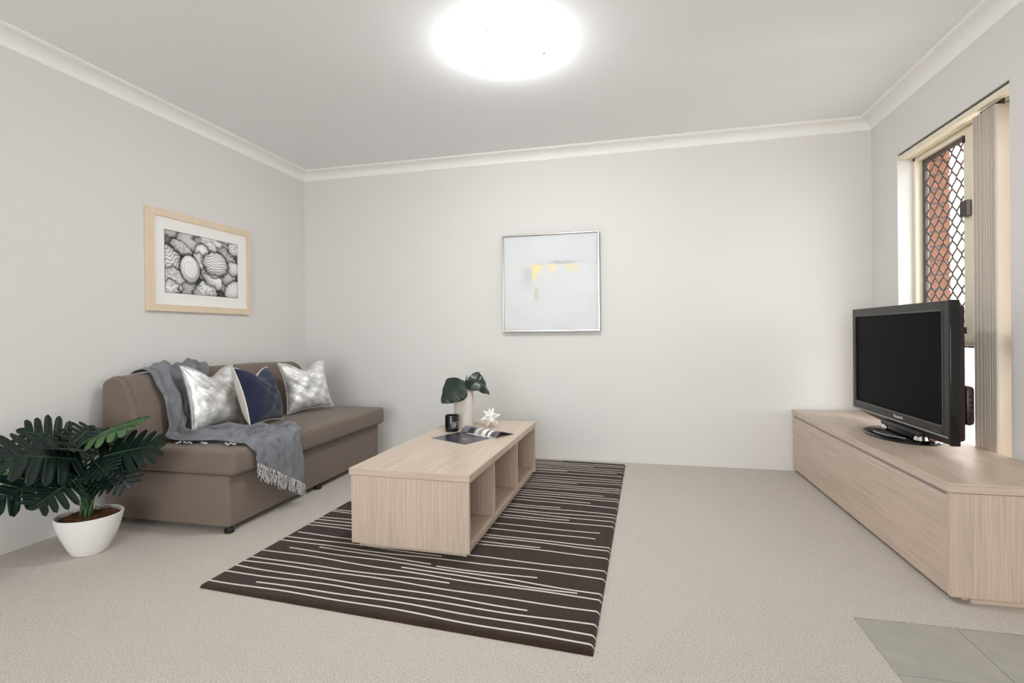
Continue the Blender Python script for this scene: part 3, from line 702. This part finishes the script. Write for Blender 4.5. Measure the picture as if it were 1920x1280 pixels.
# ------------------------------------------------------------------ shell photograph on the left wall
pf = thing('picture_frame', 'framed black and white photograph of seashells above the sofa', 'picture', (.002, -1.092, 1.142))
py0, py1, pz = -.418, .412, .620
bm = bmesh.new(); fwid = .042
def mitre(c, w, d0, d1):
    """rectangular frame in the yz plane from d0 to d1 in x; c=(y0,y1,z0,z1)"""
    y0, y1, z0, z1 = c; o = [(y0, z0), (y1, z0), (y1, z1), (y0, z1)]; i = [(y0+w, z0+w), (y1-w, z0+w), (y1-w, z1-w), (y0+w, z1-w)]
    for k in range(4):
        q = (k+1) % 4; P4 = (o[k], o[q], i[q], i[k]); a = [bm.verts.new((d0, *p)) for p in P4]; b = [bm.verts.new((d1, *p)) for p in P4]
        bm.faces.new(a); bm.faces.new(b)
        for e in range(4): bm.faces.new((a[e], a[(e+1) % 4], b[(e+1) % 4], b[e]))
mitre((py0, py1, 0, pz), fwid, 0, .024); obj('frame', bm, BEECH, pf, smooth=False)
box('mat_board', .004, .014, py0+fwid, py1-fwid, fwid, pz-fwid, MATB, pf)
box('print_border', .0142, .0150, -.300, .290, .116, .504, BLACK, pf)
def shells(U, V):
    A_ = 1.54; x = U*A_; y = V                         # y up, both in print heights
    n1 = fbm(x*6, y*6, 1); base = .10+.10*n1
    top = np.clip((y-.80)/.15+.25*(n1-.5), 0, 1); g = base*(1-top)+(.50+.1*n1)*top
    warm = np.zeros_like(g)
    def shell(cx, cy, rx, ry, rot, val, tex=None, k=1.0, rag=.05, seed=0):
        nonlocal g, warm
        c, s = math.cos(rot), math.sin(rot); dx, dy = x-cx, y-cy; a = (dx*c+dy*s)/rx; b = (-dx*s+dy*c)/ry
        th_ = np.arctan2(b, a); r = np.sqrt(a*a+b*b)
        rim = 1+rag*(vnoise(th_*4+10, th_*0+seed, seed)-.5)*2
        m_ = np.clip((rim-r)/.045, 0, 1); sh = np.sqrt(np.clip(1-(r/rim)**2, 0, 1))
        lit = val*(.42+.62*sh+.16*b)
        if tex == 'spiral':
            q = np.clip(r, .02, 2); sp = np.sin(th_-np.log(q)*9.5); lit = lit*(1-.45*np.clip((sp-.90)/.10, 0, 1))
        if tex == 'ridge': lit = lit*(.60+.48*(.5+.5*np.sin(b*26+2.6*np.sin(a*7)+3*vnoise(a*3, b*3, seed))))
        if tex == 'fan': lit = lit*(.78+.26*(.5+.5*np.sin(np.arctan2(b+1.1, a)*38)))
        if tex == 'rough': lit = lit*(.45+1.05*fbm(a*7+5, b*7+3, seed, 5))
        shadow = np.clip((1.25*rim-r)/.25, 0, 1)*(1-m_); g = g*(1-.75*shadow)
        g = g*(1-m_)+lit*m_; warm = warm*(1-m_)+.5*m_*(vnoise(a*2, b*2, seed+5))
    shell(.10, .78, .17, .13, .2, .30, 'rough', seed=1, rag=.2); shell(.45, .86, .24, .20, .0, .62, None, seed=2)
    shell(.95, .90, .36, .16, -.25, .70, 'rough', seed=3, rag=.3); shell(1.28, .72, .24, .13, -.5, .55, 'rough', seed=4, rag=.2)
    shell(.30, .75, .22, .105, -.35, .66, 'rough', seed=5, rag=.12); shell(.72, .74, .15, .14, 0, .80, None, seed=6)
    shell(.08, .50, .21, .27, .5, .80, 'ridge', seed=7, rag=.12); shell(1.46, .90, .14, .13, .2, .75, 'rough', seed=8, rag=.2)
    shell(.66, .50, .17, .24, .2, .80, 'rough', seed=9, rag=.25); shell(.16, .22, .30, .16, -.6, .68, 'rough', seed=10, rag=.25)
    shell(.05, .06, .20, .13, 0, .72, 'rough', seed=11, rag=.2); shell(.47, .09, .18, .15, .9, .62, 'ridge', seed=12, rag=.3)
    shell(.80, .09, .26, .15, .1, .74, 'rough', seed=13, rag=.2); shell(1.04, .30, .30, .17, -.45, .82, None, seed=14, rag=.22)
    shell(1.28, .16, .14, .12, -.3, .60, 'rough', seed=15, rag=.2); shell(1.32, .38, .17, .18, 0, .62, None, seed=16)
    shell(1.45, .12, .24, .17, .5, .84, 'fan', seed=17); shell(1.43, .53, .15, .13, -.4, .82, 'fan', seed=18, rag=.1)
    shell(.98, .40, .19, .08, -.1, .78, 'rough', seed=19, rag=.2); shell(1.02, .57, .27, .20, -.1, .90, 'ridge', seed=20, rag=.09)
    shell(.475, .42, .195, .235, .25, .88, 'spiral', seed=21, rag=.01)
    g = np.clip(np.clip(g, .0, 1)**1.55*1.25, .012, .93)
    return np.stack([g*(1+.05*warm), g*(1-.01*warm), g*(1-.05*warm)], 1)
ink_plane('photo_print', (.0153, -.297, .119), (.0153, .287, .119), (.0153, -.297, .501), 300, 200, shells, INKP, pf)

# ------------------------------------------------------------------ abstract painting on the back wall
pa = thing('abstract_painting', 'square pale grey abstract canvas with gold leaf streaks in a silver frame', 'painting', (2.178, -.002, .996))
hw_, ph_ = .378, .755
bm = bmesh.new()
for a in ((-hw_, -hw_+.010, 0, ph_), (hw_-.010, hw_, 0, ph_), (-hw_+.010, hw_-.010, 0, .010), (-hw_+.010, hw_-.010, ph_-.010, ph_)):
    add_box(bm, a[0], a[1], -.038, 0, a[2], a[3], .0012, 1)
obj('frame', bm, SILV, pa)
box('stretcher', -hw_+.012, hw_-.012, -.027, -.003, .012, ph_-.012, MATB, pa)
def abstract(U, V):
    n1 = fbm(U*5, V*7, 3); n2 = fbm(U*14, V*14, 9); n3 = fbm(U*40, V*4, 5)
    g = np.stack([.66+.05*n1+.03*n2, .675+.05*n1+.03*n2, .685+.05*n1+.03*n2], 1)
    hz = .690+.030*(U-.5)*0+.006*(fbm(U*9, U*0, 2)-.5)     # the horizon line
    up_ = np.clip((V-hz)/.01, 0, 1)[:, None]; g = g*(1-up_)+g*np.array([.965, .97, .985])*up_
    ln_ = np.exp(-((V-hz)/.004)**2)*np.clip(.55+.45*np.sin(U*21), .15, 1)
    gold = np.array([.80, .66, .24]); grey = np.array([.45, .43, .44])
    g = g*(1-.55*ln_[:, None])+(gold*(U < .28)[:, None]+grey*(U >= .28)[:, None])*.55*ln_[:, None]
    # smoky grey beside the gold
    sm = np.exp(-((U-.26)/.07)**2)*np.clip((hz-V)/.05, 0, 1)*np.clip((V-.36)/.2, 0, 1)*(.4+.6*n1); g = g*(1-.22*sm[:, None])
    sm2 = np.exp(-((U-.62)/.2)**2)*np.exp(-((V-hz-.02)/.018)**2)*n2; g = g*(1-.5*sm2[:, None])
    def blot(u0, u1, d, a):
        nonlocal g
        dep = d*(.55+.9*(n3-.25)); mk = np.clip((U-u0)/.012, 0, 1)*np.clip((u1-U)/.012, 0, 1)*np.clip((hz+.004-V)/.006, 0, 1)*np.clip((V-(hz-dep))/.03, 0, 1)*np.clip((n2-.18)/.2, .25, 1)*a
        g = g*(1-mk[:, None])+np.array([.86, .74, .36])*mk[:, None]
    blot(.30, .43, .11, .85); blot(.305, .372, .26, .85); blot(.24, .33, .02, .8); blot(.46, .51, .10, .6); blot(.52, .57, .11, .75); blot(.47, .56, .17, .25); blot(.66, .73, .10, .65); blot(.72, .80, .12, .75); blot(.78, .81, .22, .35); blot(.78, .95, .015, .8)
    dr_ = np.exp(-((U-.345)/.03)**2)*np.clip((.47-V)/.05, 0, 1)*np.clip((V-.25)/.06, 0, 1)*(n2 > .55); g = g*(1-.5*dr_[:, None])+np.array([.5, .45, .3])*.5*dr_[:, None]
    return g*1.02
ink_plane('canvas', (-hw_+.011, -.0275, .011), (hw_-.011, -.0275, .011), (-hw_+.011, -.0275, ph_-.011), 220, 220, abstract, INKC, pa)

# ------------------------------------------------------------------ things on the coffee table
TZ = .3835
va = thing('vase', 'matte stone cream cylinder vase on the coffee table', 'vase', (1.740, -.825, TZ))
bm = bmesh.new(); add_lathe(bm, [(0, .0), (.056, .0), (.060, .004), (.062, .03), (.0635, .12), (.063, .215), (.060, .235), (.055, .240), (.051, .236), (.052, .20), (.052, .02), (0, .015)], 44); obj('body', bm, VASE, va)
sp = thing('leaf_sprig', 'dark green glossy leaves drooping over the cream vase', 'leaves', (1.740, -.825, TZ+.19)); SO_ = Vector((1.740, -.825, TZ+.19))
def plain_leaf(base, tip, nrm, width, droop, fold, name='leaf', seed=0):
    base, tip = Vector(base), Vector(tip); ax = tip-base; L = ax.length; ax.normalize(); n = Vector(nrm); n = (n-ax*n.dot(ax)).normalized(); sd = ax.cross(n)
    rows = []
    for i in range(17):
        f = i/16; w = width/2*(math.sin(PI*min(1, f**.75*1.0))**.75)*(1+.25*math.exp(-((f-.3)/.25)**2)) if 0 < i < 16 else .0006
        rows.append([base+ax*L*f+sd*w*q+n*(-droop*L*(2*f-1)**2+fold*abs(q)**1.3*w+.005*math.sin(f*22)*abs(q))-SO_ for q in np.linspace(-1, 1, 13)])
    bm = bmesh.new(); add_grid(bm, rows); o = obj(name, bm, LEAFV, sp, angle=80); md = o.modifiers.new('s', 'SOLIDIFY'); md.thickness = .0014
    bm = bmesh.new(); add_tube(bm, [r[6]+n*.0008 for r in rows], .0014, 5); obj('midrib', bm, RIB, o)
plain_leaf((1.762, -.900, .692), (1.632, -.945, .553), (-.12, -.95, .20), .150, .04, -.15)
plain_leaf((1.765, -.82, .715), (1.925, -.83, .625), (.35, -.45, .80), .105, .22, -.5)
plain_leaf((1.775, -.815, .705), (1.880, -.78, .655), (.10, -.85, .40), .10, .10, -.3)
for q in ((1.762, -.900, .692), (1.765, -.82, .715), (1.775, -.815, .705)):
    bm = bmesh.new(); qv = Vector(q)-SO_; add_tube(bm, catmull([(0, 0, -.15), (.004, .002, 0), (.012, -.005, qv.z*.7), qv], 16), .0028, 7); obj('stem', bm, STEMG, sp)
cdl = thing('candle_jar', 'black glass jar candle with framed white label', 'candle', (1.707, -.957, TZ))
bm = bmesh.new(); add_lathe(bm, [(0, 0), (.038, 0), (.042, .004), (.042, .097), (.0415, .099), (.0385, .099), (.038, .096), (.038, .072), (0, .072)], 44); obj('jar', bm, JAR, cdl)
bm = bmesh.new(); add_lathe(bm, [(0, .073), (.0375, .073), (.0375, .078), (0, .077)], 36); wx = obj('wax', bm, WAX, cdl)
bm = bmesh.new(); add_tube(bm, [(0, 0, .076), (.001, 0, .09)], .001, 6); obj('wick', bm, BLACK, wx)
def on_jar(a, z, r=.0423): return (r*math.cos(a), r*math.sin(a), z)
aC = math.radians(-38)
bm = bmesh.new(); a0, a1 = aC-.52, aC+.52
def strip(aa, ab, za, zb_):
    n = 8; add_grid(bm, [[on_jar(aa+(ab-aa)*k/n, za) for k in range(n+1)], [on_jar(aa+(ab-aa)*k/n, zb_) for k in range(n+1)]])
for q in ((a0, a1, .024, .0256), (a0, a1, .0604, .062), (a0, a0+.035, .024, .062), (a1-.035, a1, .024, .062)): strip(*q)
obj('label_border', bm, LABELW, cdl)
bm = bmesh.new()
for z, l in ((.053, .8), (.0485, .7), (.044, .85), (.0395, .6), (.035, .75), (.031, .4)): strip(a0+.12, a0+.12+l*.8, z, z+.0018)
obj('label_print', bm, LABELW, cdl)
# white star ornament: every face of a cuboctahedron drawn out to a spike
sr = bmesh.new(); cv = [(a, b, 0) for a in (-1, 1) for b in (-1, 1)]+[(a, 0, b) for a in (-1, 1) for b in (-1, 1)]+[(0, a, b) for a in (-1, 1) for b in (-1, 1)]
for c in cv: sr.verts.new(Vector(c)/math.sqrt(2)*.033)
bmesh.ops.convex_hull(sr, input=sr.verts[:]); bmesh.ops.dissolve_limit(sr, angle_limit=.02, verts=sr.verts[:], edges=sr.edges[:])
for f in sr.faces[:]:
    c = f.calc_center_median(); d = c.normalized(); nv = bmesh.ops.poke(sr, faces=[f])['verts'][0]; nv.co = d*.070
sr.transform(Matrix.Rotation(.42, 4, 'X') @ Matrix.Rotation(.5, 4, 'Z')); zmin = min(v.co.z for v in sr.verts)
so_ = obj('star_ornament', sr, STAR, smooth=False); so_.location = (1.905, -.785, TZ-zmin)
tag(so_, 'white faceted star ornament with many points behind the magazine', 'ornament')
# open magazine
mg = thing('magazine', 'open glossy magazine with one side curling up on the coffee table', 'magazine', (1.9, -1.1, TZ)); MO = Vector((1.9, -1.1, TZ))
mA, mB, mC, mD = Vector((1.672, -1.208, TZ)), Vector((1.923, -1.343, TZ)), Vector((2.030, -1.130, TZ)), Vector((1.779, -.995, TZ))
bm = bmesh.new(); lo = [bm.verts.new(p-MO) for p in (mA, mB, mC, mD)]; hi = [bm.verts.new(p-MO+Vector((0, 0, .006))) for p in (mA, mB, mC, mD)]
bm.faces.new(lo); bm.faces.new(hi)
for i in range(4): bm.faces.new((lo[i], lo[(i+1) % 4], hi[(i+1) % 4], hi[i]))
obj('page_block', bm, PAPER, mg, smooth=False)
def pgL(U, V):
    n = fbm(U*4, V*4, 21); g = np.stack([.014+.02*n, .014+.02*n, .024+.03*n], 1)
    hl = np.exp(-((U-.62)/.12)**2-((V-.42)/.10)**2)*(.35+.65*(np.sin(V*90) > 0)*(vnoise(U*40, V*40, 4) > .4)); g = g*(1-.5*hl[:, None])+.45*.5*hl[:, None]
    wl = (V > .90)&(U > .25)&(U < .97); g[wl] = [.62, .60, .58]
    return g
e = Vector((0, 0, .0064))
ink_plane('left_page', mA-MO+e, mB-MO+e, mD-MO+e, 60, 60, pgL, INKG, mg)
nn = Vector((.449, .893, 0)); prof_ = [(0, .004), (.010, .020), (.022, .030), (.040, .035), (.060, .034), (.085, .027), (.110, .018), (.140, .009), (.172, .003)]
pc = catmull([(a, 0, z) for a, z in prof_], 26)
for lay, (dz, sc) in enumerate(((0, 1.0), (-.0035, .985), (-.008, .95), (-.013, .90))):
    rows = [[mD.lerp(mC, s)-MO+nn*p.x*sc+Vector((0, 0, max(.0006, p.z*(1-.12*s)+dz+.0005*lay*0))) for s in np.linspace(0, 1, 30)] for p in pc]
    me = bpy.data.meshes.new('right_page'); nu, nv = len(rows), 30
    me.from_pydata([tuple(v) for r_ in rows for v in r_], [], [(i*nv+j, i*nv+j+1, (i+1)*nv+j+1, (i+1)*nv+j) for i in range(nu-1) for j in range(nv-1)])
    uu = np.repeat(np.linspace(0, 1, nu), nv); vv = np.tile(np.linspace(0, 1, nv), nu)   # uu away from the spine, vv along it
    g = np.full((nu*nv, 3), .55)
    if lay == 0:
        n = fbm(uu*5, vv*8, 31); g = np.stack([.07+.1*n, .07+.1*n, .10+.12*n], 1)
        for a, b, c in ((.02, .20, (.16, .15, .21)), (.20, .36, (.03, .03, .035)), (.40, .50, (.55, .53, .52)), (.50, .62, (.30, .25, .22)), (.62, .70, (.75, .74, .73)), (.70, .78, (.10, .10, .12)), (.78, .83, (.8, .8, .8)), (.83, 1.01, (.10, .09, .10))):
            k = (vv >= a)&(vv < b)&(uu < .55); g[k] = np.array(c)*(.8+.5*n[k][:, None])
    at = me.color_attributes.new('ink', 'FLOAT_COLOR', 'POINT'); at.data.foreach_set('color', np.concatenate([g, np.ones((len(g), 1))], 1).ravel().astype(np.float32))
    me.materials.append(INKG); me.polygons.foreach_set('use_smooth', [True]*len(me.polygons))
    o = bpy.data.objects.new('right_page', me); COL.objects.link(o); o.parent = mg
